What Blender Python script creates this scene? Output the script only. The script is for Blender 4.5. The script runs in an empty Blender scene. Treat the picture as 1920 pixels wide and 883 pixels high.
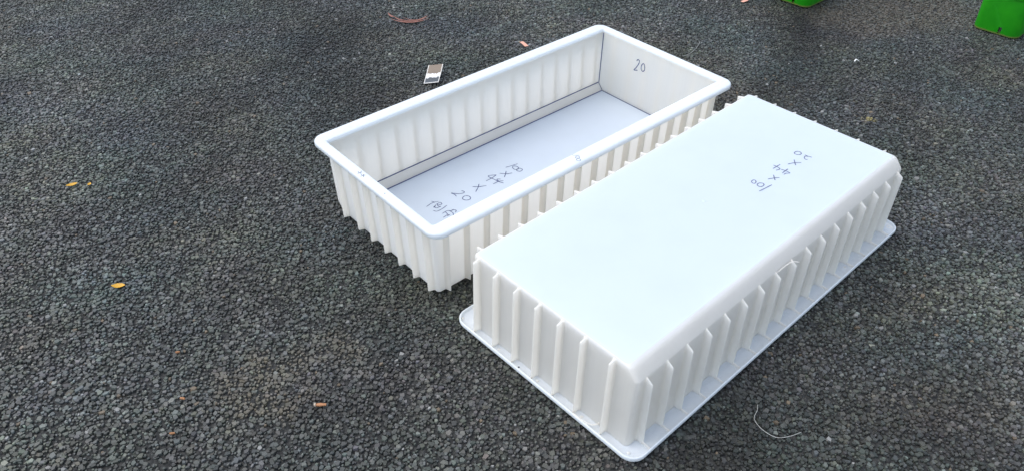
import bpy, bmesh, math, random
import numpy as np
from mathutils import Vector, Matrix

R = math.radians
random.seed(7)
rng = np.random.default_rng(7)
scene = bpy.context.scene
COL = scene.collection

# ------------------------------------------------------------------ camera
cam_d = bpy.data.cameras.new('camera')
cam = bpy.data.objects.new('camera', cam_d)
COL.objects.link(cam)
cam.location = (0.0, 0.0, 1.2632)
cam.rotation_euler = (math.pi / 2 - 0.6839, 0.0, 0.0)
cam_d.sensor_width = 36.0
cam_d.lens = 1460.3 / 1920.0 * 36.0
cam_d.clip_start = 0.02
cam_d.clip_end = 200.0
scene.camera = cam

# ------------------------------------------------------------------ sky + soft sun (bright overcast)
SUN_EL, SUN_AZ = R(63), R(-80)           # azimuth from +Y towards +X
world = bpy.data.worlds.new('World')
scene.world = world
world.use_nodes = True
nt = world.node_tree
nt.nodes.clear()
sky = nt.nodes.new('ShaderNodeTexSky')
sky.sky_type = 'NISHITA'
sky.sun_disc = False
sky.sun_elevation = SUN_EL
sky.sun_rotation = SUN_AZ
sky.air_density = 1.0
sky.dust_density = 1.0
sky.ozone_density = 1.0
hsv = nt.nodes.new('ShaderNodeHueSaturation')
hsv.inputs['Saturation'].default_value = 0.68      # cloud cover takes most of the blue out
bg = nt.nodes.new('ShaderNodeBackground')
bg.inputs['Strength'].default_value = 0.15
wo = nt.nodes.new('ShaderNodeOutputWorld')
nt.links.new(sky.outputs[0], hsv.inputs['Color'])
nt.links.new(hsv.outputs[0], bg.inputs['Color'])
nt.links.new(bg.outputs[0], wo.inputs['Surface'])

sun_d = bpy.data.lights.new('sun', 'SUN')
sun_d.energy = 1.3
sun_d.angle = R(70)
sun_d.color = (1.0, 0.95, 0.88)
sun = bpy.data.objects.new('sun', sun_d)
COL.objects.link(sun)
sdir = Vector((math.sin(SUN_AZ) * math.cos(SUN_EL), math.cos(SUN_AZ) * math.cos(SUN_EL), math.sin(SUN_EL)))
sun.rotation_euler = sdir.to_track_quat('Z', 'Y').to_euler()
sun.location = sdir * 6

vs = scene.view_settings
vs.view_transform = 'Standard'
vs.look = 'None'
vs.gamma = 1.0
vs.use_curve_mapping = False
vs.exposure = 0.93

# ------------------------------------------------------------------ material helpers
def new_mat(name):
    m = bpy.data.materials.new(name)
    m.use_nodes = True
    n = m.node_tree
    n.nodes.clear()
    out = n.nodes.new('ShaderNodeOutputMaterial')
    p = n.nodes.new('ShaderNodeBsdfPrincipled')
    n.links.new(p.outputs[0], out.inputs['Surface'])
    return m, n, p, out

def noise(n, scale, detail=3.0, rough=0.55, coord='Object', vec=None):
    t = n.nodes.new('ShaderNodeTexNoise')
    t.inputs['Scale'].default_value = scale
    t.inputs['Detail'].default_value = detail
    t.inputs['Roughness'].default_value = rough
    if vec is None:
        c = n.nodes.new('ShaderNodeTexCoord')
        vec = c.outputs[coord]
    n.links.new(vec, t.inputs['Vector'])
    return t

def ramp(n, src, stops):
    r = n.nodes.new('ShaderNodeValToRGB')
    el = r.color_ramp.elements
    el[0].position, el[0].color = stops[0][0], (*stops[0][1], 1)
    el[1].position, el[1].color = stops[-1][0], (*stops[-1][1], 1)
    for pos, c in stops[1:-1]:
        e = el.new(pos)
        e.color = (*c, 1)
    n.links.new(src, r.inputs[0])
    return r

def bump(n, p, src, strength, dist):
    b = n.nodes.new('ShaderNodeBump')
    b.inputs['Strength'].default_value = strength
    b.inputs['Distance'].default_value = dist
    n.links.new(src, b.inputs['Height'])
    n.links.new(b.outputs[0], p.inputs['Normal'])
    return b

def simple_mat(name, c1, c2, scale=60.0, rough=0.6, bstr=0.2, bdist=0.001):
    m, n, p, out = new_mat(name)
    t = noise(n, scale, 4)
    r = ramp(n, t.outputs[0], [(0.3, c1), (0.7, c2)])
    n.links.new(r.outputs[0], p.inputs['Base Color'])
    p.inputs['Roughness'].default_value = rough
    if bstr:
        bump(n, p, t.outputs[0], bstr, bdist)
    return m

def plastic_mat(name, white, transl, rough_lo, rough_hi, tcol, streak=False):
    """milky polypropylene: glossy skin, some light passes through the thin wall"""
    m, n, p, out = new_mat(name)
    t = noise(n, 9.0, 5, 0.6)
    w = white
    r = ramp(n, t.outputs[0], [(0.25, (w[0] * .965, w[1] * .965, w[2] * .955)), (0.55, w), (0.8, (w[0] * .985, w[1] * .985, w[2] * .98))])
    tg = noise(n, 46.0, 6, 0.72)
    rg = ramp(n, tg.outputs[0], [(0.0, (1, 1, 1)), (0.62, (1, 1, 1)), (0.80, (0.90, 0.885, 0.85))])
    tm = noise(n, 3.2, 3, 0.5)
    rm_ = ramp(n, tm.outputs[0], [(0.45, (0, 0, 0)), (0.70, (1, 1, 1))])
    mg = n.nodes.new('ShaderNodeMix'); mg.data_type = 'RGBA'; mg.blend_type = 'MULTIPLY'
    n.links.new(rm_.outputs[0], mg.inputs['Factor'])
    n.links.new(r.outputs[0], mg.inputs['A']); n.links.new(rg.outputs[0], mg.inputs['B'])
    n.links.new(mg.outputs['Result'], p.inputs['Base Color'])
    if streak:
        c_ = n.nodes.new('ShaderNodeTexCoord'); mp = n.nodes.new('ShaderNodeMapping')
        mp.inputs['Scale'].default_value = (170, 170, 2.0)
        n.links.new(c_.outputs['Object'], mp.inputs['Vector'])
        ts = noise(n, 1.0, 3, 0.6, vec=mp.outputs[0])
        rs = ramp(n, ts.outputs[0], [(0.25, (0.93, 0.93, 0.925)), (0.7, (1, 1, 1))])
        m2 = n.nodes.new('ShaderNodeMix'); m2.data_type = 'RGBA'; m2.blend_type = 'MULTIPLY'
        m2.inputs['Factor'].default_value = 1.0
        n.links.new(mg.outputs['Result'], m2.inputs['A']); n.links.new(rs.outputs[0], m2.inputs['B'])
        n.links.new(m2.outputs['Result'], p.inputs['Base Color'])
    t2 = noise(n, 22.0, 4, 0.6)
    mr = n.nodes.new('ShaderNodeMapRange')
    mr.inputs['To Min'].default_value = rough_lo
    mr.inputs['To Max'].default_value = rough_hi
    n.links.new(t2.outputs[0], mr.inputs['Value'])
    n.links.new(mr.outputs[0], p.inputs['Roughness'])
    p.inputs['IOR'].default_value = 1.49
    t3 = noise(n, 5.0, 2, 0.4)
    t4 = noise(n, 900.0, 2, 0.5)
    ad = n.nodes.new('ShaderNodeMath')
    ad.operation = 'MULTIPLY_ADD'
    n.links.new(t4.outputs[0], ad.inputs[0])
    ad.inputs[1].default_value = 0.02
    n.links.new(t3.outputs[0], ad.inputs[2])
    bump(n, p, ad.outputs[0], 0.25, 0.004)
    tr = n.nodes.new('ShaderNodeBsdfTranslucent')
    tr.inputs['Color'].default_value = (*tcol, 1)
    mx = n.nodes.new('ShaderNodeMixShader')
    mx.inputs[0].default_value = transl
    n.links.new(p.outputs[0], mx.inputs[1])
    n.links.new(tr.outputs[0], mx.inputs[2])
    n.links.new(mx.outputs[0], out.inputs['Surface'])
    return m

M = {}
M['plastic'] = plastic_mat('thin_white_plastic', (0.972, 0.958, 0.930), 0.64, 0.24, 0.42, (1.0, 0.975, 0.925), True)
M['plastic_thick'] = plastic_mat('thick_plastic_sky_tint', (0.84, 0.888, 0.925), 0.34, 0.20, 0.36, (0.95, 0.95, 0.93))  # white plastic of the rim; bluish cast of skylight put into its colour
M['plastic_floor'] = plastic_mat('floor_plastic_sky_tint', (0.745, 0.82, 0.90), 0.40, 0.16, 0.30, (0.93, 0.95, 0.96))  # same white plastic, skylight's blue-grey painted into the floor colour
M['ink'] = simple_mat('marker_ink', (0.03, 0.05, 0.15), (0.075, 0.10, 0.22), 300, 0.5, 0)
M['ink_pale'] = simple_mat('faded_marker_ink', (0.10, 0.12, 0.20), (0.20, 0.22, 0.30), 300, 0.5, 0)
M['hole'] = simple_mat('hole_shade', (0.05, 0.055, 0.06), (0.07, 0.07, 0.08), 100, 0.9, 0)
M['strand'] = simple_mat('strand_plastic', (0.33, 0.33, 0.30), (0.43, 0.43, 0.40), 90, 0.5, 0.1)

# ------------------------------------------------------------------ object helpers
def mesh_obj(name, verts, faces, mat, parent=None, sharp=32.0, smooth=True):
    me = bpy.data.meshes.new(name)
    me.from_pydata([tuple(v) for v in verts], [], faces)
    me.validate()
    bm = bmesh.new()
    bm.from_mesh(me)
    bmesh.ops.recalc_face_normals(bm, faces=bm.faces)
    bm.to_mesh(me)
    bm.free()
    me.materials.append(mat)
    if smooth:
        me.polygons.foreach_set('use_smooth', [True] * len(me.polygons))
        me.set_sharp_from_angle(angle=R(sharp))
    o = bpy.data.objects.new(name, me)
    COL.objects.link(o)
    if parent:
        o.parent = parent
    return o

def data_obj(name, me, parent, loc=(0, 0, 0), rot=(0, 0, 0)):
    o = bpy.data.objects.new(name, me)
    COL.objects.link(o)
    o.parent = parent
    o.location = loc
    o.rotation_euler = rot
    return o

def tag(o, label, cat, group=None):
    o['label'] = label
    o['category'] = cat
    if group:
        o['group'] = group
    return o

def empty(name, loc=(0, 0, 0), rz=0.0):
    o = bpy.data.objects.new(name, None)
    o.empty_display_size = 0.05
    COL.objects.link(o)
    o.location = loc
    o.rotation_euler = (0, 0, rz)
    return o

def smooth_path(pts, n=6):
    """Catmull-Rom through the points (any dimension)"""
    P = [np.array(p, float) for p in pts]
    if len(P) < 3:
        return [P[0] + (P[-1] - P[0]) * k / n for k in range(n + 1)]
    out = []
    closed = np.linalg.norm(P[0] - P[-1]) < 1e-6
    for i in range(len(P) - 1):
        p1, p2 = P[i], P[i + 1]
        p0 = P[i - 1] if i > 0 else (P[-2] if closed else 2 * p1 - p2)
        p3 = P[i + 2] if i + 2 < len(P) else (P[1] if closed else 2 * p2 - p1)
        for k in range(n):
            t = k / n
            out.append(0.5 * ((2 * p1) + (-p0 + p2) * t + (2 * p0 - 5 * p1 + 4 * p2 - p3) * t * t + (-p0 + 3 * p1 - 3 * p2 + p3) * t ** 3))
    out.append(P[-1])
    return out

def tube_geo(pts, rad, seg=6):
    """round tube along a 3D path; rad may be a list"""
    V, F = [], []
    n = len(pts)
    for i, p in enumerate(pts):
        p = Vector(p)
        d = Vector(pts[min(i + 1, n - 1)]) - Vector(pts[max(i - 1, 0)])
        d.normalize()
        a = d.cross(Vector((0, 0, 1)))
        if a.length < 1e-4:
            a = d.cross(Vector((1, 0, 0)))
        a.normalize()
        b = d.cross(a)
        r = rad[i] if isinstance(rad, (list, tuple)) else rad
        for k in range(seg):
            w = 2 * math.pi * k / seg
            V.append(p + a * (r * math.cos(w)) + b * (r * math.sin(w)))
    for i in range(n - 1):
        for k in range(seg):
            k2 = (k + 1) % seg
            F.append((i * seg + k, i * seg + k2, (i + 1) * seg + k2, (i + 1) * seg + k))
    F.append(tuple(range(seg)))
    F.append(tuple((n - 1) * seg + k for k in range(seg)))
    return V, F

# ------------------------------------------------------------------ ground
m, n, p, out = new_mat('bitumen')
c = n.nodes.new('ShaderNodeNewGeometry')
vor = n.nodes.new('ShaderNodeTexVoronoi')
vor.inputs['Scale'].default_value = 105
n.links.new(c.outputs['Position'], vor.inputs['Vector'])
vr = ramp(n, vor.outputs['Distance'], [(0.0, (0.040, 0.041, 0.038)), (0.5, (0.028, 0.029, 0.027)), (0.85, (0.008, 0.008, 0.008))])
n.links.new(vr.outputs[0], p.inputs['Base Color'])
p.inputs['Roughness'].default_value = 0.8
iv = n.nodes.new('ShaderNodeMath'); iv.operation = 'SUBTRACT'; iv.inputs[0].default_value = 1.0
n.links.new(vor.outputs['Distance'], iv.inputs[1])
bump(n, p, iv.outputs[0], 0.9, 0.006)
M['bitumen'] = m
g = mesh_obj('ground', [(-40, -40, -.0062), (40, -40, -.0062), (40, 40, -.0062), (-40, 40, -.0062)], [(0, 1, 2, 3)], M['bitumen'], smooth=False)
g['kind'] = 'structure'

# stone chippings pressed into the bitumen: one mesh, one small faceted frustum each
def field(x, y, seed, freq, oct_=3):
    """cheap smooth noise in [-1,1]"""
    r = np.random.default_rng(seed)
    s = np.zeros_like(x); amp = 1.0; tot = 0
    for o_ in range(oct_):
        for k in range(4):
            a = r.uniform(0, 2 * np.pi); ph = r.uniform(0, 2 * np.pi); f = freq * r.uniform(.7, 1.4)
            s += amp * np.sin((x * np.cos(a) + y * np.sin(a)) * f + ph)
        tot += amp * 2.0; amp *= .6; freq *= 2.1
    return s / tot

SP = 0.0081
ys = np.arange(0.52, 3.55, SP * 0.866)
px, py = [], []
for i, y in enumerate(ys):
    hw = 1.28 + max(0, y - .85) * 0.53
    xs = np.arange(-hw, hw, SP) + (i % 2) * SP / 2
    px.append(xs); py.append(np.full_like(xs, y))
px = np.concatenate(px); py = np.concatenate(py)
px += rng.uniform(-.42, .42, px.size) * SP
py += rng.uniform(-.42, .42, py.size) * SP
keep = rng.random(px.size) > 0.04 + .15 * np.clip(field(px, py, 5, 60.0, 2) + .1, 0, 1)
px, py = px[keep], py[keep]
N = px.size
K = 5
rad = SP * (0.34 + 0.66 * rng.random(N) ** 2.0)
asp = rng.uniform(.68, 1.0, N)
rot = rng.uniform(0, 2 * np.pi, N)
ztop = rng.normal(-0.0017, 0.0013, N).clip(-.0050, .0002)
ang = (np.arange(K) / K * 2 * np.pi)[None, :] + rng.uniform(-.38, .38, (N, K))
def ring(scale_lo, scale_hi):
    rr = rad[:, None] * rng.uniform(scale_lo, scale_hi, (N, K))
    x = np.cos(ang) * rr; y = np.sin(ang) * rr * asp[:, None]
    return (px[:, None] + x * np.cos(rot)[:, None] - y * np.sin(rot)[:, None],
            py[:, None] + x * np.sin(rot)[:, None] + y * np.cos(rot)[:, None])
lx, ly = ring(1.0, 1.18)
tx, ty = ring(.66, .98)
tilt = rng.normal(0, .11, (N, 2))
co = np.zeros((N, 2 * K, 3))
co[:, :K, 0], co[:, :K, 1] = lx, ly
co[:, :K, 2] = (ztop - rad * rng.uniform(.55, .95, N))[:, None]
co[:, K:, 0], co[:, K:, 1] = tx, ty
co[:, K:, 2] = ztop[:, None] + (tx - px[:, None]) * tilt[:, :1] + (ty - py[:, None]) * tilt[:, 1:]
co[:, K:, 2] = np.minimum(co[:, K:, 2], 0.0012)
base = (np.arange(N) * 2 * K)[:, None]
quads = np.stack([np.stack([base[:, 0] + k, base[:, 0] + (k + 1) % K, base[:, 0] + K + (k + 1) % K, base[:, 0] + K + k], 1) for k in range(K)], 1)   # N,K,4
top = base + np.arange(K, 2 * K)[None, :]                                                                                                       # N,K
loops = np.concatenate([quads.reshape(N, -1), top], 1).ravel().astype(np.int32)
tot = np.tile(np.array([4] * K + [K], np.int32), N)
start = np.concatenate([[0], np.cumsum(tot)[:-1]]).astype(np.int32)
me = bpy.data.meshes.new('asphalt_chippings')
me.vertices.add(N * 2 * K); me.vertices.foreach_set('co', co.ravel().astype(np.float32))
me.loops.add(loops.size); me.loops.foreach_set('vertex_index', loops)
me.polygons.add(tot.size); me.polygons.foreach_set('loop_start', start)
try:
    me.polygons.foreach_set('loop_total', tot)
except Exception:
    pass
me.polygons.foreach_set('use_smooth', np.zeros(tot.size, bool))
me.update(calc_edges=True)
# stone colours
val = 0.062 * np.exp(rng.normal(0, .38, N)) * (1 + .36 * field(px, py, 3, 3.0) + .28 * field(px, py, 4, 11.0))
hue = field(px, py, 11, 9.0); hue2 = field(px, py, 12, 13.0)
colr = np.stack([val * (0.955 + .10 * hue + rng.normal(0, .045, N)),
                 val * (1.015 + .055 * hue2 + rng.normal(0, .025, N)),
                 val * (0.88 - .06 * hue - .03 * hue2 + rng.normal(0, .05, N))], 1)
light = rng.random(N) < .004
colr[light] = np.array([.24, .24, .225]) * rng.uniform(.6, 1.1, (light.sum(), 1))
brown = rng.random(N) < .004
colr[brown] = np.array([.13, .10, .065]) * rng.uniform(.6, 1.2, (brown.sum(), 1))
def stain_or_shade(cx, cy, rx, ry, col_, amt, seed, f=30):
    global colr
    d = ((px - cx) / rx) ** 2 + ((py - cy) / ry) ** 2
    w_ = np.clip(1.15 - d + .9 * field(px, py, seed, f), 0, 1) * np.clip(1.6 - d, 0, 1) * amt * rng.uniform(.3, 1.0, N)
    colr = colr * (1 - w_[:, None]) + np.array(col_)[None, :] * w_[:, None]
stain_or_shade(-.52, 1.05, .115, .115, (.15, .12, .075), .55, 21, 55)      # dried soil
stain_or_shade(-.40, 1.16, .10, .06, (.17, .14, .09), .42, 22, 55)
stain_or_shade(-.33, 1.12, .06, .06, (.16, .14, .11), .4, 27)
stain_or_shade(1.124, 2.13, .03, .02, (.32, .27, .10), .9, 23)
stain_or_shade(1.50, 2.95, .55, .22, (.10, .080, .055), .8, 24, 9)      # brownish shade and corner falloff round the pots, put into stone colour
stain_or_shade(-1.98, 2.6, .30, .5, (.10, .085, .055), .4, 25, 9)
stain_or_shade(1.0, 1.05, .25, .12, (.13, .11, .08), .3, 26, 14)
ca = me.color_attributes.new('stone', 'FLOAT_COLOR', 'POINT')
rgba = np.ones((N, 2 * K, 4), np.float32)
rgba[:, :, :3] = colr[:, None, :].clip(.012, .6)
ca.data.foreach_set('color', rgba.ravel())
m, n, p, out = new_mat('stone_chippings')
at = n.nodes.new('ShaderNodeAttribute'); at.attribute_name = 'stone'
geo = n.nodes.new('ShaderNodeNewGeometry')
t = noise(n, 420, 3, .6, vec=geo.outputs['Position'])
mr = n.nodes.new('ShaderNodeMapRange')
mr.inputs['To Min'].default_value = .6; mr.inputs['To Max'].default_value = 1.4
n.links.new(t.outputs[0], mr.inputs['Value'])
mm = n.nodes.new('ShaderNodeVectorMath'); mm.operation = 'SCALE'
n.links.new(at.outputs['Color'], mm.inputs[0]); n.links.new(mr.outputs[0], mm.inputs['Scale'])
n.links.new(mm.outputs[0], p.inputs['Base Color'])
p.inputs['Roughness'].default_value = 0.55
p.inputs['Specular IOR Level'].default_value = 0.4
bump(n, p, t.outputs[0], .5, .001)
me.materials.append(m)
st = bpy.data.objects.new('asphalt_chippings', me)
COL.objects.link(st)
st.parent = g
st['kind'] = 'stuff'

# ------------------------------------------------------------------ the two trays
H, T = 0.2105, 0.004
RA, RB, HL = 0.5269, 0.2648, 0.0140          # rim half sizes, lip depth
AI, BI = 0.5002, 0.2234                      # opening
AF, BF = 0.4943, 0.2156                      # inner floor
BFC, BC, ZC = 0.2048, 0.2232, 0.0244         # chamfer: foot, head, height
UZ = H - 0.0065                               # underside of flange

def rrect(xh, y0, y1, r, z, seg=6):
    pts = []
    for cx, cy, a0 in ((xh - r, y1 - r, 0), (-xh + r, y1 - r, 90), (-xh + r, y0 + r, 180), (xh - r, y0 + r, 270)):
        for k in range(seg + 1):
            a = R(a0 + 90 * k / seg)
            pts.append((cx + r * math.cos(a), cy + r * math.sin(a), z))
    return pts

def loft(loops_, cap0=False, cap1=False):
    V = [v for l in loops_ for v in l]
    nl = len(loops_[0]); F = []
    for i in range(len(loops_) - 1):
        for k in range(nl):
            k2 = (k + 1) % nl
            F.append((i * nl + k, i * nl + k2, (i + 1) * nl + k2, (i + 1) * nl + k))
    if cap0: F.append(tuple(range(nl)))
    if cap1: F.append(tuple((len(loops_) - 1) * nl + k for k in range(nl)))
    return V, F

def lerp(a, b, t): return a + (b - a) * t
def xin(z): return lerp(AF, AI, (z - T) / (H - T))
def yin(z): return lerp(BF, BI, (z - T) / (H - T))
def ych(z): return lerp(BFC, BC, (z - T) / (ZC - T)) if z < ZC else lerp(BC, BI, (z - ZC) / (H - ZC))
def xout(z): return xin(max(z, 0)) + T
def yout(z): return yin(max(z, 0)) + T
def ycho(z): return (lerp(BFC + T * .6, BC + T, z / ZC) if z < ZC else lerp(BC, BI, (z - ZC) / (H - ZC)) + T)

FLOOR_LOOPS = []
def floor_geo():
    nl = len(FLOOR_LOOPS[0])
    return FLOOR_LOOPS[0] + FLOOR_LOOPS[1], [tuple(range(nl)), tuple(range(nl, 2 * nl))]

def shell_geo():
    L = []
    # outer skin, bottom to flange (bottom edge rounded; long rounded bevel on the chamfer side)
    for z, ins, ci in ((0.0, .0042, .009), (.0003, .0026, .0055), (.0011, .0012, .0028), (.0024, .0003, .0010), (.0042, 0, 0)):
        L.append(rrect(xout(z) - ins, -(yout(z) - ins), ycho(z) - ci, .009, z))
    for z in (.012, ZC - .002, ZC, ZC + .002, .1, UZ):
        d = -.0004 if abs(z - ZC) < 1e-6 else 0
        L.append(rrect(xout(z), -yout(z), ycho(z) + d, .009, z))
    nO = len(L)
    V1, F1 = loft(L)
    L2 = [rrect(xin(z), -yin(z), ych(z), .003, z) for z in (H - .009, .12, ZC + .001, ZC, T + .0008, T)]
    L2[-1] = rrect(AF - .0008, -BF + .0008, BFC - .0008, .003, T)
    V2, F2 = loft(L2)
    FLOOR_LOOPS[:] = [L[0], L2[-1]]
    o = len(V1)
    return V1 + V2, F1 + [tuple(i + o for i in f) for f in F2]

def rim_geo():
    L = []
    def ox(e, z, r): L.append(rrect(RA - e, -(RB - e), RB - e, r, z, 6))
    L.append(rrect(xout(UZ), -yout(UZ), ycho(UZ), .009, UZ))
    ox(.0055, UZ, .0265); ox(.0042, UZ - .0012, .028); ox(.0038, H - HL + .001, .028); ox(.003, H - HL, .029)
    ox(.0009, H - HL, .031); ox(0, H - HL + .0009, .032); ox(0, H - .006, .032); ox(.0007, H - .0034, .031)
    ox(.0024, H - .0013, .029); ox(.005, H - .0003, .027); ox(.008, H, .024)
    for e, z in ((.0068, H), (.0042, H - .0005), (.0022, H - .0017), (.0008, H - .0040), (.0001, H - .0068)):
        L.append(rrect(xin(z) + e, -(yin(z) + e), ych(z) + e, .003 + e * 1.2, z))
    z = H - .009
    L.append(rrect(xin(z), -yin(z), ych(z), .003, z))
    return loft(L)

def fin_mesh(wall, z0, lip, thick=.0040, dep=.0158, rise=.0105):
    """buttress fin in a local frame: +X outward, Z up; filleted root, foot cut off aslant, low ridge on to the lip"""
    h = thick / 2
    sec = [(-.0010, h + .0042), (.0006, h + .0030), (.0022, h + .0013), (.0050, h + .0004), (.70, h), (.93, h * .80), (1.0, h * .30)]
    def section(z, d):
        pts = []
        for k, (u, w_) in enumerate(sec):
            x = wall(z) + (u if k < 4 else u * d)
            if k >= 1: x = min(x, wall(z) + d * (1 if k > 3 else .2 + .16 * k)) if d < .010 else x
            pts.append((x, w_ if d > .010 else w_ * (.45 + 55 * d)))
        return pts
    V, F = [], []
    zs = [(z0, .0006), (z0 + rise * .35, dep * .42), (z0 + rise * .8, dep * .9), (z0 + rise, dep * .985), (z0 + rise + .003, dep), (.11, dep), (UZ - .007, dep), (UZ + .001, dep)]
    m_ = 2 * len(sec)
    for z, d in zs:
        p_ = section(z, d)
        V += [(x, -w_, z) for x, w_ in p_] + [(x, w_, z) for x, w_ in reversed(p_)]
    for i_ in range(len(zs) - 1):
        for k in range(m_):
            k2 = (k + 1) % m_
            F.append((i_ * m_ + k, i_ * m_ + k2, (i_ + 1) * m_ + k2, (i_ + 1) * m_ + k))
    F.append(tuple(range(m_))); F.append(tuple((len(zs) - 1) * m_ + k for k in range(m_)))
    b = len(V)
    x0, x1, hh, rh = wall(UZ) + dep - .002, lip, h * .85, .0042
    V += [(x0, -hh, UZ + .001), (x1, -hh, UZ + .001), (x1, hh, UZ + .001), (x0, hh, UZ + .001), (x0, -hh * .5, UZ - rh - .002), (x1, -hh * .5, UZ - rh), (x1, hh * .5, UZ - rh), (x0, hh * .5, UZ - rh - .002)]
    F += [tuple(b + q for q in f) for f in ((0, 1, 5, 4), (1, 2, 6, 5), (2, 3, 7, 6), (3, 0, 4, 7), (4, 5, 6, 7))]
    me_ = bpy.data.meshes.new('fin')
    me_.from_pydata(V, [], F)
    bm = bmesh.new(); bm.from_mesh(me_)
    bmesh.ops.recalc_face_normals(bm, faces=bm.faces)
    bm.to_mesh(me_); bm.free()
    me_.materials.append(M['plastic'])
    me_.polygons.foreach_set('use_smooth', [True] * len(me_.polygons))
    me_.set_sharp_from_angle(angle=R(48))
    return me_

FIN = {'short': fin_mesh(xout, .0015, RA - .0038, rise=.0045, dep=.0160), 'plain': fin_mesh(yout, .0015, RB - .0038, rise=.0045, dep=.0165), 'chamfer': fin_mesh(ycho, ZC, RB - .0038)}
FX = [-.4736 + .0592 * i for i in range(17)]
FY = [-.202, -.1415, -.081, -.0205, .040, .100, .171]

def ribbon(strokes, width, place, jitter=.12):
    """pen strokes as flat ribbons on a surface; place((u,v)) -> 3D point"""
    V, F = [], []
    for s in strokes:
        pts = smooth_path(s, 5)
        n_ = len(pts)
        b0 = len(V)
        for i, q in enumerate(pts):
            d = pts[min(i + 1, n_ - 1)] - pts[max(i - 1, 0)]
            ln = np.linalg.norm(d) or 1
            nn = np.array([-d[1], d[0]]) / ln
            w_ = width / 2 * (1 + jitter * math.sin(i * 1.3 + b0)) * (.6 if i in (0, n_ - 1) else 1)
            V += [place(q + nn * w_), place(q - nn * w_)]
        for i in range(n_ - 1):
            F.append((b0 + 2 * i, b0 + 2 * i + 1, b0 + 2 * i + 3, b0 + 2 * i + 2))
    return V, F

def make_tray(name, loc, yaw, flip):
    root = empty(name, loc, yaw)
    rot = (math.pi, 0, 0) if flip else (0, 0, 0)
    def tf(v):
        return (v[0], -v[1], H - v[2]) if flip else tuple(v)
    def part(nm, geo_, mat, sharp=32):
        V, F = geo_
        return mesh_obj(nm, [tf(v) for v in V], F, mat, root, sharp)
    sh = part('wall', shell_geo(), M['plastic'])
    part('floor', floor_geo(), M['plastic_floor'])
    rm = part('rim', rim_geo(), M['plastic_thick'], 50)
    off = (0, 0, H) if flip else (0, 0, 0)
    def fin(me_, pos, ang_):
        o = bpy.data.objects.new('fin', me_)
        COL.objects.link(o)
        o.parent = root
        mt = Matrix.Translation(pos) @ Matrix.Rotation(ang_, 4, 'Z')
        if flip:
            mt = Matrix.Translation((0, 0, H)) @ Matrix.Rotation(math.pi, 4, 'X') @ mt
        o.matrix_local = mt
        return o
    for x in FX:
        fin(FIN['plain'], (x, 0, 0), -math.pi / 2)
        fin(FIN['chamfer'], (x, 0, 0), math.pi / 2)
    for y in FY:
        fin(FIN['short'], (0, y, 0), 0)
        fin(FIN['short'], (0, y, 0), math.pi)
    return root, part, rm

A_root, A_part, A_rim = make_tray('plastic_tray', (0.0592, 1.8253, .0012), 0.7160, False)
tag(A_root, 'open white plastic mould tray standing upright, with handwritten numbers on its floor', 'tray', 'ribbed white plastic trays')
B_root, B_part, B_rim = make_tray('plastic_tray', (0.4347, 1.4077, .0012), 0.7461, True)
tag(B_root, 'white plastic mould tray turned upside down, its flat bottom facing up', 'tray', 'ribbed white plastic trays')

# pen lines along the inside edges of the open tray
def strip(a, b, nrm, w_):
    a, b, nrm = Vector(a), Vector(b), Vector(nrm)
    d = (b - a).normalized(); s = d.cross(nrm).normalized() * w_ / 2
    o_ = nrm.normalized() * .0004
    return [a + s + o_, a - s + o_, b - s + o_, b + s + o_], [(0, 1, 2, 3)]
acz = xin(ZC)
LW = .0046
A_part('marker_line', strip((-AF + .002, BFC - .002, T), (AF - .002, BFC - .002, T), (0, 0, 1), LW * 1.1), M['ink'])
A_part('marker_line', strip((-acz + .002, BC - .0003, ZC + .0015), (acz - .002, BC - .0003, ZC + .0015), (0, -1, .03), LW * .8), M['ink'])
A_part('marker_line', strip((AF - .002, BFC - .003, T), (AF - .002, -BF + .003, T), (0, 0, 1), LW), M['ink'])
A_part('marker_line', strip((acz - .0002, BC - .002, ZC), (AI - .0006, BI - .0022, H - .012), (-1, 0, .03), LW), M['ink'])
A_part('marker_line', strip((acz - .0002, BC - .001, ZC), (AF - .0004, BFC - .001, T), (-1, 0, .03), LW), M['ink'])

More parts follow.
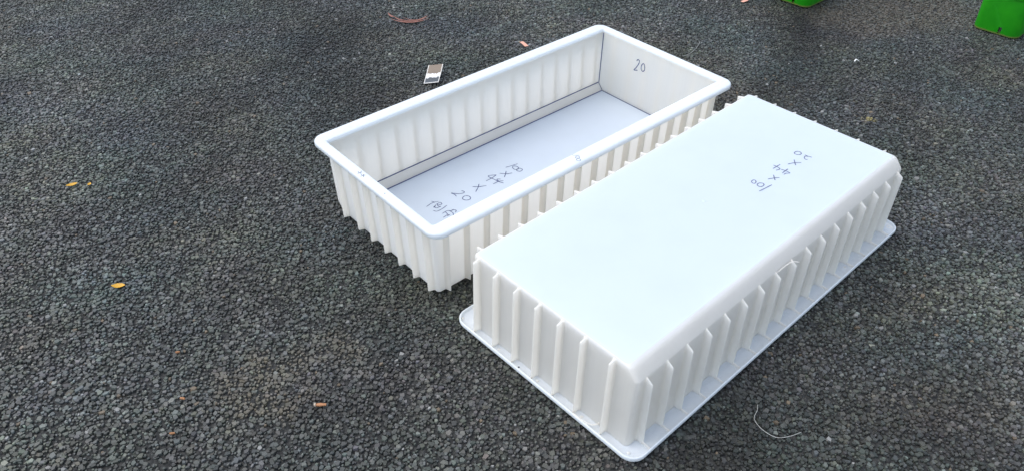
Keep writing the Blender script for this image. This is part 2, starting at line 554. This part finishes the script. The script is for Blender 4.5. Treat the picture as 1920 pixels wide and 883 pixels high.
FA = [[[-0.0429, 0.0694], [-0.0245, 0.0647], [-0.0037, 0.0608]], [[-0.0246, 0.0591], [-0.0171, 0.0565], [-0.015, 0.0461], [-0.021, 0.04], [-0.029, 0.043], [-0.0291, 0.0528], [-0.0246, 0.0591]], [[-0.0254, 0.0399], [-0.0166, 0.0407], [-0.0125, 0.0326], [-0.0159, 0.0276], [-0.0249, 0.0276], [-0.029, 0.0346], [-0.0254, 0.0399]], [[-0.0749, 0.0579], [-0.0618, 0.0437], [-0.0465, 0.0358]], [[-0.0534, 0.0542], [-0.065, 0.0437], [-0.0768, 0.0347]], [[-0.0866, 0.0581], [-0.1078, 0.0689], [-0.1047, 0.041], [-0.1034, 0.0279]], [[-0.0866, 0.0581], [-0.1058, 0.0545], [-0.1275, 0.0544]], [[-0.09, 0.0336], [-0.0991, 0.0404], [-0.1017, 0.0264], [-0.0967, 0.014]], [[-0.0899, 0.0227], [-0.1021, 0.0295], [-0.1223, 0.0304]], [[-0.1732, 0.0578], [-0.1591, 0.0455], [-0.1408, 0.0364]], [[-0.1511, 0.0561], [-0.1648, 0.0441], [-0.1815, 0.0334]], [[-0.2077, 0.0631], [-0.2049, 0.0554], [-0.2099, 0.0509], [-0.2237, 0.0578], [-0.2355, 0.0727], [-0.2326, 0.0614], [-0.2346, 0.0513]], [[-0.2136, 0.037], [-0.2079, 0.0294], [-0.2101, 0.0201], [-0.218, 0.0168], [-0.2267, 0.0223], [-0.2288, 0.0308], [-0.2224, 0.037], [-0.2136, 0.037]], [[-0.3237, 0.0674], [-0.3004, 0.0705], [-0.2847, 0.0649]], [[-0.2988, 0.0783], [-0.2954, 0.0677]], [[-0.2897, 0.0602], [-0.2834, 0.0572], [-0.2857, 0.0492], [-0.2916, 0.0518], [-0.2945, 0.0594], [-0.2979, 0.0473], [-0.2941, 0.043], [-0.3075, 0.0458], [-0.3064, 0.0548], [-0.3106, 0.051], [-0.2985, 0.0578]], [[-0.2779, 0.0363], [-0.2978, 0.0324], [-0.3143, 0.0329], [-0.3197, 0.0426]], [[-0.2806, 0.0123], [-0.2732, 0.0035], [-0.2798, -0.0031]], [[-0.2752, 0.0101], [-0.2842, 0.0096], [-0.2879, 0.0138]], [[-0.3098, 0.0158], [-0.2905, 0.0161], [-0.2865, 0.0028], [-0.2896, -0.0067], [-0.2977, -0.0117], [-0.3139, -0.011]], [[-0.318, 0.0002], [-0.3006, 0.0029]], [[-0.2989, 0.0161], [-0.3011, -0.0015]], [[-0.3067, -0.0014], [-0.2963, -0.0008]]]
FB = [[[0.3276, 0.0269], [0.3362, 0.0275], [0.3405, 0.0333], [0.3375, 0.0397], [0.3303, 0.0411], [0.3249, 0.0361], [0.3239, 0.03], [0.3276, 0.0269]], [[0.3382, 0.0496], [0.3372, 0.056], [0.3404, 0.0672]], [[0.3365, 0.0589], [0.3333, 0.0534], [0.325, 0.0555], [0.321, 0.0616], [0.3249, 0.0645]], [[0.271, 0.0436], [0.2846, 0.0491], [0.3016, 0.0618]], [[0.2999, 0.043], [0.2906, 0.0504], [0.2804, 0.0594]], [[0.2286, 0.0298], [0.2427, 0.0307], [0.257, 0.0316]], [[0.242, 0.022], [0.2427, 0.0307], [0.2396, 0.0418], [0.2277, 0.0387]], [[0.228, 0.0552], [0.2424, 0.0548], [0.2537, 0.0548]], [[0.2402, 0.0447], [0.2429, 0.0553], [0.2419, 0.067], [0.2342, 0.0616], [0.2261, 0.0609]], [[0.1821, 0.0457], [0.1954, 0.0527], [0.2079, 0.061]], [[0.207, 0.0452], [0.199, 0.052], [0.1903, 0.06]], [[0.1453, 0.0256], [0.1531, 0.0245], [0.1561, 0.0283], [0.1526, 0.0331], [0.1454, 0.0349], [0.1422, 0.031], [0.1453, 0.0256]], [[0.1435, 0.0421], [0.153, 0.041], [0.1586, 0.0472], [0.1562, 0.0523], [0.1476, 0.0535], [0.1417, 0.0493], [0.1435, 0.0421]], [[0.1253, 0.0593], [0.1477, 0.0624], [0.1692, 0.065]]]
R44 = [[[-0.5194, 0.0556], [-0.5196, 0.0469], [-0.5154, 0.0446]], [[-0.511, 0.0509], [-0.519, 0.0478], [-0.525, 0.049]], [[-0.5195, 0.0429], [-0.5199, 0.0348], [-0.5136, 0.0311]], [[-0.5154, 0.0367], [-0.5219, 0.0265]], [[-0.5268, 0.0334], [-0.5156, 0.0342]]]
R100 = [[[-0.0823, -0.2311], [-0.0763, -0.2376], [-0.0689, -0.2439]], [[-0.0834, -0.2435], [-0.077, -0.2421], [-0.0739, -0.2465], [-0.0761, -0.2509], [-0.0806, -0.2507], [-0.0837, -0.2463], [-0.0834, -0.2435]], [[-0.0881, -0.252], [-0.0833, -0.2509], [-0.0801, -0.2558], [-0.0833, -0.2614], [-0.0876, -0.2601], [-0.0897, -0.2561], [-0.0881, -0.252]]]
W20 = [[[0.0742, 0.1564], [0.0721, 0.162], [0.0652, 0.1622], [0.0647, 0.1531], [0.0729, 0.1357], [0.0812, 0.1244], [0.0667, 0.1283]], [[0.0477, 0.1582], [0.0421, 0.1535], [0.0398, 0.1402], [0.046, 0.1326], [0.0532, 0.1371], [0.0537, 0.1491], [0.0477, 0.1582]]]
flat = lambda z: (lambda q: (q[0], q[1], z))
hand = A_part
def write(part, label, strokes, w_, place, mat):
    o = part('handwriting', ribbon(strokes, w_, place), mat)
    o['label'] = label
    return o
fl = flat(T + .0004)
write(A_part, 'pen writing 100 on the tray floor', FA[0:3], .0021, fl, M['ink'])
write(A_part, 'upper pen multiplication cross on the tray floor', FA[3:5], .0023, fl, M['ink'])
write(A_part, 'pen writing 44 on the tray floor', FA[5:9], .0022, fl, M['ink'])
write(A_part, 'lower pen multiplication cross on the tray floor', FA[9:11], .0023, fl, M['ink'])
write(A_part, 'pen writing 20 on the tray floor', FA[11:13], .0023, fl, M['ink'])
write(A_part, 'two Chinese characters in pen on the tray floor', FA[13:], .0019, fl, M['ink'])
rt = flat(H + .0004)
sh_in = lambda S_, dx: [[[x + dx, y] for x, y in s] for s in S_]
write(A_part, 'small faint pen 44 on the short rim', sh_in(R44, .004), .0013, rt, M['ink_pale'])
write(A_part, 'small pen 100 on the long rim', [[[x, y + .003] for x, y in s] for s in R100], .0013, rt, M['ink_pale'])
write(A_part, 'pen 20 high on the inside end wall', W20, .0027, lambda q: (xin(q[1]) - .0006, q[0], q[1]), M['ink'])
fb = flat(-.0004)
write(B_part, 'pen 20 on the upturned bottom', FB[0:3], .0025, fb, M['ink_pale'])
write(B_part, 'pen cross next to the 20 on the upturned bottom', FB[3:5], .0025, fb, M['ink_pale'])
write(B_part, 'pen 44 on the upturned bottom', FB[5:9], .0025, fb, M['ink_pale'])
write(B_part, 'pen cross next to the 100 on the upturned bottom', FB[9:11], .0025, fb, M['ink_pale'])
write(B_part, 'pen 100 on the upturned bottom', FB[11:], .0025, fb, M['ink_pale'])

# ejector-pin nubs, and dark discs painted as small holes in the flange
def dome(cx, cy, z, r, h, up):
    V, F = [], []
    sg = 10
    for k, (rr, hh) in enumerate(((1, 0), (.85, .5), (.5, .87))):
        for s in range(sg):
            a = 2 * math.pi * s / sg
            V.append((cx + r * rr * math.cos(a), cy + r * rr * math.sin(a), z + up * h * hh))
    V.append((cx, cy, z + up * h))
    for k in range(2):
        for s in range(sg):
            s2 = (s + 1) % sg
            F.append((k * sg + s, k * sg + s2, (k + 1) * sg + s2, (k + 1) * sg + s))
    for s in range(sg):
        F.append((2 * sg + s, 2 * sg + (s + 1) % sg, 3 * sg))
    return V, F
for x, y in ((-.511, -.252), (-.514, -.126), (-.514, -.006), (-.514, .119), (-.510, .238), (.282, .246)):
    B_part('ejector_nub', dome(x, y, UZ, .0036, .0022, -1), M['plastic'], 70)
def ring_geo(cx, cy, z, r, rt_, up):
    V, F = [], []
    sg = 16; q = 6
    for s in range(sg):
        a = 2 * math.pi * s / sg
        for k in range(q):
            b = 2 * math.pi * k / q
            rr = r + rt_ * math.cos(b)
            V.append((cx + rr * math.cos(a), cy + rr * math.sin(a), z + up * rt_ * .5 * math.sin(b)))
    for s in range(sg):
        for k in range(q):
            F.append((s * q + k, ((s + 1) % sg) * q + k, ((s + 1) % sg) * q + (k + 1) % q, s * q + (k + 1) % q))
    return V, F
B_part('gate_mark', dome(0.003, -0.004, 0.0, .0045, .0012, -1), M['plastic_floor'], 70)
B_part('corner_boss', ring_geo(.510, .244, UZ, .0055, .0018, -1), M['plastic'], 80)
B_part('vent_hole_shade', dome(-.517, -.060, UZ - .0002, .0022, .0003, -1), M['hole'], 80)  # shallow disc, no opening; the inner shade is its dark colour
A_part('vent_hole_shade', dome(-.5165, -.060, H + .0001, .0016, .0002, 1), M['ink_pale'], 80)
for x, y in ((-.508, -.243), (-.508, .243), (.508, -.243)):
    A_part('corner_boss', ring_geo(x, y, H - .0003, .0040, .0009, 1), M['plastic'], 80)
# flash strands moulded on to the upturned tray
V, F = tube_geo(smooth_path([(-.5215, .104, UZ - .004), (-.524, .132, UZ - .009), (-.519, .150, UZ - .010), (-.506, .156, UZ - .008), (-.500, .150, UZ - .004)], 5), .0016)
B_part('flash_strand', (V, F), M['plastic'], 80)
V, F = tube_geo(smooth_path([(-.055, .2275, .030), (-.033, .231, .021), (-.010, .235, .020), (.004, .243, .024)], 5), .0010)
B_part('flash_strand', (V, F), M['plastic'], 80)

# ------------------------------------------------------------------ green pots
m, n, p, out = new_mat('green_plastic')
t = noise(n, 14, 4)
gr = ramp(n, t.outputs[0], [(0.3, (.008, .235, .003)), (0.7, (.018, .31, .004))])
geo = n.nodes.new('ShaderNodeTexCoord')
sp = n.nodes.new('ShaderNodeSeparateXYZ')
n.links.new(geo.outputs['Object'], sp.inputs[0])
t2 = noise(n, 38, 5, .65)
ma = n.nodes.new('ShaderNodeMath'); ma.operation = 'MULTIPLY_ADD'
n.links.new(t2.outputs[0], ma.inputs[0]); ma.inputs[1].default_value = -.010
n.links.new(sp.outputs['Z'], ma.inputs[2])
dr = ramp(n, ma.outputs[0], [(-.0, (1, 1, 1)), (.0015, (0, 0, 0))])
mix = n.nodes.new('ShaderNodeMix'); mix.data_type = 'RGBA'
dm = n.nodes.new('ShaderNodeMath'); dm.operation = 'MULTIPLY'; dm.inputs[1].default_value = .65
n.links.new(dr.outputs[0], dm.inputs[0])
n.links.new(dm.outputs[0], mix.inputs['Factor'])
n.links.new(gr.outputs[0], mix.inputs['A'])
mix.inputs['B'].default_value = (.20, .15, .06, 1)
n.links.new(mix.outputs['Result'], p.inputs['Base Color'])
p.inputs['Roughness'].default_value = .38
bump(n, p, t2.outputs[0], .15, .002)
M['green'] = m
M['soil'] = simple_mat('potting_soil', (.018, .012, .008), (.06, .042, .028), 90, .95, 1.0, .01)

PH, PS = .175, .0815
def pot(loc, yaw, label):
    root = empty('planter_pot', loc, yaw)
    def sq(h, r, z): return rrect(h, -h, h, r, z)
    L = [sq(PS - .020, .02, .004), sq(PS - .006, .026, .002), sq(PS - .0035, .028, .0), sq(PS - .0008, .030, .0012), sq(PS, .031, .004), sq(PS + .003, .031, .142),
         sq(PS + .003, .031, .1425)]
    Li = [sq(PS + .0005, .029, .1425), sq(PS - .0025, .028, .010), sq(PS - .012, .02, .008)]
    V, F = loft(L + Li, cap0=True, cap1=True)
    w_ = mesh_obj('pot_wall', V, F, M['green'], root, 40)
    # drain slots cut through the foot of each wall
    cut = bmesh.new()
    for k in range(4):
        for off in (.016,):
            r_ = Matrix.Rotation(k * math.pi / 2, 4, 'Z')
            mt = r_ @ Matrix.Translation((off, -PS, .0165)) @ Matrix.Diagonal((.0115, .020, .026, 1))
            bmesh.ops.create_cube(cut, size=1.0, matrix=mt)
    cm = bpy.data.meshes.new('cut'); cut.to_mesh(cm); cut.free()
    co_ = bpy.data.objects.new('cut', cm); COL.objects.link(co_); co_.matrix_world = Matrix.Translation(loc) @ Matrix.Rotation(yaw, 4, 'Z')
    bpy.context.view_layer.update()
    md = w_.modifiers.new('b', 'BOOLEAN'); md.operation = 'DIFFERENCE'; md.object = co_; md.solver = 'EXACT'
    dg = bpy.context.evaluated_depsgraph_get()
    nm = bpy.data.meshes.new_from_object(w_.evaluated_get(dg))
    w_.modifiers.clear()
    w_.data = nm
    bpy.data.objects.remove(co_)
    rim_l = [sq(PS + .003, .031, .1426), sq(PS + .0085, .035, .1428), sq(PS + .0095, .036, .1445), sq(PS + .0105, .036, PH - .001), sq(PS + .009, .036, PH), sq(PS + .006, .034, PH), sq(PS + .0035, .032, PH - .002), sq(PS + .0008, .0292, .1427)]
    V, F = loft(rim_l)
    mesh_obj('pot_rim', V, F, M['green'], root, 40)
    ls = [sq(PS - .0005, .028, .150), sq(PS - .03, .02, .153), sq(.02, .01, .156)]
    V, F = loft(ls, cap1=True)
    mesh_obj('soil', V, F, M['soil'], root, 60)
    tag(root, label, 'plant pot', 'green square plant pots')
    return root
pot((1.868, 2.803, .0008), R(43), 'green square plastic pot with a dark drain slot, in the top right corner')
pot((1.180, 3.088, .0008), R(42), 'green plastic pot cut off by the top edge, nearer the white trays')

# ------------------------------------------------------------------ litter
m, n, p, out = new_mat('card_print')
tc = n.nodes.new('ShaderNodeTexCoord')
sp = n.nodes.new('ShaderNodeSeparateXYZ')
n.links.new(tc.outputs['UV'], sp.inputs[0])
tn = noise(n, 3.2, 4, .6, vec=tc.outputs['UV'])
a1 = n.nodes.new('ShaderNodeMath'); a1.operation = 'MULTIPLY_ADD'; a1.inputs[1].default_value = .40
n.links.new(tn.outputs[0], a1.inputs[0]); n.links.new(sp.outputs['Y'], a1.inputs[2])
band = ramp(n, a1.outputs[0], [(0.0, (.05, .055, .055)), (.58, (.075, .078, .075)), (.59, (.72, .72, .69)), (.79, (.74, .73, .70)), (.80, (.12, .085, .055)), (1.0, (.10, .065, .04))])
band.color_ramp.interpolation = 'LINEAR'
ed = n.nodes.new('ShaderNodeMath'); ed.operation = 'PINGPONG'; ed.inputs[1].default_value = .5
n.links.new(sp.outputs['X'], ed.inputs[0])
e2 = n.nodes.new('ShaderNodeMath'); e2.operation = 'LESS_THAN'; e2.inputs[1].default_value = .05
n.links.new(ed.outputs[0], e2.inputs[0])
e3 = n.nodes.new('ShaderNodeMath'); e3.operation = 'LESS_THAN'; e3.inputs[1].default_value = .05
n.links.new(sp.outputs['Y'], e3.inputs[0])
e4 = n.nodes.new('ShaderNodeMath'); e4.operation = 'MAXIMUM'
n.links.new(e2.outputs[0], e4.inputs[0]); n.links.new(e3.outputs[0], e4.inputs[1])
mx = n.nodes.new('ShaderNodeMix'); mx.data_type = 'RGBA'
n.links.new(e4.outputs[0], mx.inputs['Factor']); n.links.new(band.outputs[0], mx.inputs['A'])
mx.inputs['B'].default_value = (.62, .60, .55, 1)
n.links.new(mx.outputs['Result'], p.inputs['Base Color'])
p.inputs['Roughness'].default_value = .12
M['card'] = m

def sheet(name, path, width, side, mat, thick=.0008, nv=10, wave=0.0):
    """curved thin sheet with thickness; path: centre line, side: unit vector across"""
    pts = smooth_path(path, nv)
    side = Vector(side).normalized()
    nu = 5
    n_ = len(pts)
    V, F, UV = [], [], []
    for lay in (0, 1):
        for i, q in enumerate(pts):
            for k in range(nu):
                u = k / (nu - 1)
                q3 = Vector(q) + side * ((u - .5) * width)
                V.append((q3.x, q3.y, q3.z + lay * thick + wave * math.sin(3 * u + i * .4)))
                UV.append((u, i / (n_ - 1)))
    def ix(l, i, k): return l * n_ * nu + i * nu + k
    for i in range(n_ - 1):
        for k in range(nu - 1):
            F.append((ix(1, i, k), ix(1, i, k + 1), ix(1, i + 1, k + 1), ix(1, i + 1, k)))
            F.append((ix(0, i, k), ix(0, i + 1, k), ix(0, i + 1, k + 1), ix(0, i, k + 1)))
        for k in (0, nu - 1):
            F.append((ix(0, i, k), ix(1, i, k), ix(1, i + 1, k), ix(0, i + 1, k)))
    for i in (0, n_ - 1):
        for k in range(nu - 1):
            F.append((ix(0, i, k), ix(1, i, k), ix(1, i, k + 1), ix(0, i, k + 1)))
    o = mesh_obj(name, V, F, mat, None, 60)
    ul = o.data.uv_layers.new(name='UVMap')
    for lp in o.data.loops:
        ul.data[lp.index].uv = UV[lp.vertex_index]
    return o

o = sheet('printed_card', [(-.272, 2.353, .004), (-.270, 2.380, .006), (-.266, 2.410, .014), (-.261, 2.436, .029)], .052, (1, -.08, .16), M['card'], thick=.0016)
tag(o, 'curled scrap of printed card, brown white and grey, behind the open tray', 'card')

M['pink'] = simple_mat('salmon_paper', (.62, .30, .20), (.72, .40, .30), 120, .8)
M['tan'] = simple_mat('orange_chip', (.33, .14, .055), (.45, .22, .10), 160, .7)
o = sheet('paper_scrap', [(.034, 2.672, .003), (.043, 2.655, .004), (.054, 2.634, .003)], .014, (1, .35, 0), M['pink'])
tag(o, 'small salmon pink paper scrap beside the long far rim of the open tray', 'paper scrap', 'salmon scraps on the asphalt')
o = sheet('paper_scrap', [(.930, 3.040, .003), (.945, 3.048, .004), (.958, 3.062, .003)], .014, (.5, -.8, 0), M['pink'])
tag(o, 'salmon pink scrap at the top edge, left of a green pot', 'paper scrap', 'salmon scraps on the asphalt')

def chip(name, x, y, ln, wd, rz, mat, label, cat, group=None, h=.006):
    bm = bmesh.new()
    sg = 8
    rows = []
    for i in range(5):
        u = i / 4 - .5
        row = []
        for k in range(sg):
            a = 2 * math.pi * k / sg
            s = 1 - .25 * abs(u) * 2 + random.uniform(-.08, .08)
            row.append(bm.verts.new((u * ln, math.cos(a) * wd / 2 * s, h / 2 + math.sin(a) * h / 2 * s)))
        rows.append(row)
    for i in range(4):
        for k in range(sg):
            bm.faces.new((rows[i][k], rows[i][(k + 1) % sg], rows[i + 1][(k + 1) % sg], rows[i + 1][k]))
    bm.faces.new(rows[0]); bm.faces.new(list(reversed(rows[-1])))
    bmesh.ops.recalc_face_normals(bm, faces=bm.faces)
    me_ = bpy.data.meshes.new(name); bm.to_mesh(me_); bm.free()
    me_.materials.append(mat)
    o_ = bpy.data.objects.new(name, me_); COL.objects.link(o_)
    o_.location = (x, y, -.0004); o_.rotation_euler = (0, 0, rz)
    return tag(o_, label, cat, group)
stub = chip('wood_stub', -.388, 1.006, .024, .0075, .05, M['tan'], 'orange brown wooden stub with a pale end, right of the dried soil patch', 'stub')
V, F = tube_geo([(-.0125, 0, .0035), (-.0090, 0, .0035)], [.0034, .0039], 8)
M['pale'] = simple_mat('pale_end', (.40, .32, .24), (.50, .42, .33), 200, .8)
mesh_obj('pale_end', V, F, M['pale'], stub)
chip('wood_chip', -.724, 1.148, .009, .004, .2, M['tan'], 'tiny orange wood chip lying highest, above the dried soil patch', 'wood chip', 'tiny orange wood chips')
chip('wood_chip', -.672, 1.022, .010, .005, -.2, M['tan'], 'tiny orange wood chip just left of the dried soil patch', 'wood chip', 'tiny orange wood chips')
chip('wood_chip', -.664, .936, .010, .004, .1, M['tan'], 'tiny orange wood chip nearest the bottom edge of the picture', 'wood chip', 'tiny orange wood chips')
M['white_bit'] = simple_mat('white_scrap', (.66, .66, .64), (.78, .78, .76), 120, .6)
o = sheet('plastic_shaving', [(1.208, 2.517, .002), (1.216, 2.524, .006), (1.225, 2.519, .002)], .007, (0, 1, 0), M['white_bit'])
tag(o, 'small curled white plastic shaving alone on the asphalt at upper right', 'shaving')

# leaves
m, n, p, out = new_mat('yellow_leaf')
t = noise(n, 120, 4)
r_ = ramp(n, t.outputs[0], [(.3, (.50, .25, .012)), (.55, (.60, .34, .015)), (.75, (.36, .16, .02))])
n.links.new(r_.outputs[0], p.inputs['Base Color']); p.inputs['Roughness'].default_value = .55
bump(n, p, t.outputs[0], .4, .001)
M['yleaf'] = m
def leaf(name, ln, wd, curl, loc, rz, mat, parent=None, bend=0.0):
    V, F = [], []
    nu, nv = 10, 5
    for lay in (0, 1):
        for i in range(nu):
            u = i / (nu - 1)
            w_ = wd * math.sin(math.pi * min(max(u, .03), .985)) ** .75 / 2
            for k in range(nv):
                v = k / (nv - 1) * 2 - 1
                V.append(((u - .5) * ln, v * w_ + bend * (u - .5) ** 2 * ln, curl * (u - .5) ** 2 * 4 + .35 * w_ * v * v + lay * .0006 + .0012))
    def ix(l, i, k): return (l * nu + i) * nv + k
    for i in range(nu - 1):
        for k in range(nv - 1):
            F.append((ix(1, i, k), ix(1, i, k + 1), ix(1, i + 1, k + 1), ix(1, i + 1, k)))
            F.append((ix(0, i, k), ix(0, i + 1, k), ix(0, i + 1, k + 1), ix(0, i, k + 1)))
        for k in (0, nv - 1):
            F.append((ix(0, i, k), ix(1, i, k), ix(1, i + 1, k), ix(0, i + 1, k)))
    for k in range(nv - 1):
        F.append((ix(0, 0, k), ix(1, 0, k), ix(1, 0, k + 1), ix(0, 0, k + 1)))
        F.append((ix(0, nu - 1, k), ix(1, nu - 1, k), ix(1, nu - 1, k + 1), ix(0, nu - 1, k + 1)))
    o_ = mesh_obj(name, V, F, mat, parent, 60)
    o_.location = loc; o_.rotation_euler = (0, 0, rz)
    return o_
o = leaf('yellow_leaf', .032, .016, .003, (-.934, 1.358, .0005), .05, M['yleaf'])
tag(o, 'whole pointed yellow leaf on the asphalt, lower of the yellow ones at left', 'leaf', 'yellow leaves at the left')
o = leaf('yellow_leaf', .030, .014, .003, (-1.224, 1.768, .0005), .45, M['yleaf'])
tag(o, 'larger torn yellow leaf piece high at the left', 'leaf', 'yellow leaves at the left')
o = leaf('yellow_leaf', .013, .010, .002, (-1.177, 1.771, .0005), 1.6, M['yleaf'])
tag(o, 'tiny yellow leaf fragment just right of the torn yellow piece', 'leaf', 'yellow leaves at the left')
M['rleaf'] = simple_mat('dry_red_leaf', (.22, .085, .062), (.33, .15, .11), 70, .7)
rl = empty('dry_leaf', (-.405, 2.85, 0))
for ln, wd, dx, dy, rz, bd, cu in ((.150, .008, .010, -.008, .02, .75, .004), (.135, .006, .020, .004, .10, .7, .010), (.12, .006, -.010, .004, -.28, .9, .004), (.095, .007, .034, .012, .24, .5, .012), (.05, .009, -.068, .050, -.85, .3, .006)):
    leaf('leaf_blade', ln, wd, cu, (dx, dy, .001), rz, M['rleaf'], rl, bd)
tag(rl, 'curved reddish dry leaf shred near the top, left of the printed card', 'dry leaf')

def strand(name, pts, rad_, label, mat=None):
    P = smooth_path(pts, 6)
    V, F = tube_geo(P, rad_)
    o_ = mesh_obj(name, V, F, mat or M['strand'], None, 80)
    return tag(o_, label, 'strand', 'stray plastic strands')
strand('plastic_strand', [(.497, 1.006, .002), (.493, .992, .003), (.482, .971, .002), (.491, .945, .003), (.514, .927, .002), (.540, .928, .004), (.566, .939, .002)], .00065,
       'thin pale bent strand on the asphalt, right of the overturned tray')
strand('plastic_strand', [(.608, 2.556, .003), (.632, 2.568, .005), (.655, 2.592, .008), (.676, 2.632, .006), (.693, 2.673, .003)], .0007,
       'thin white strand lying behind the far short rim of the open tray')
strand('plastic_strand', [(-1.245, 2.900, .002), (-1.262, 2.890, .003), (-1.268, 2.870, .003), (-1.256, 2.852, .002)], .0009,
       'tiny white hooked strand far off at upper left')
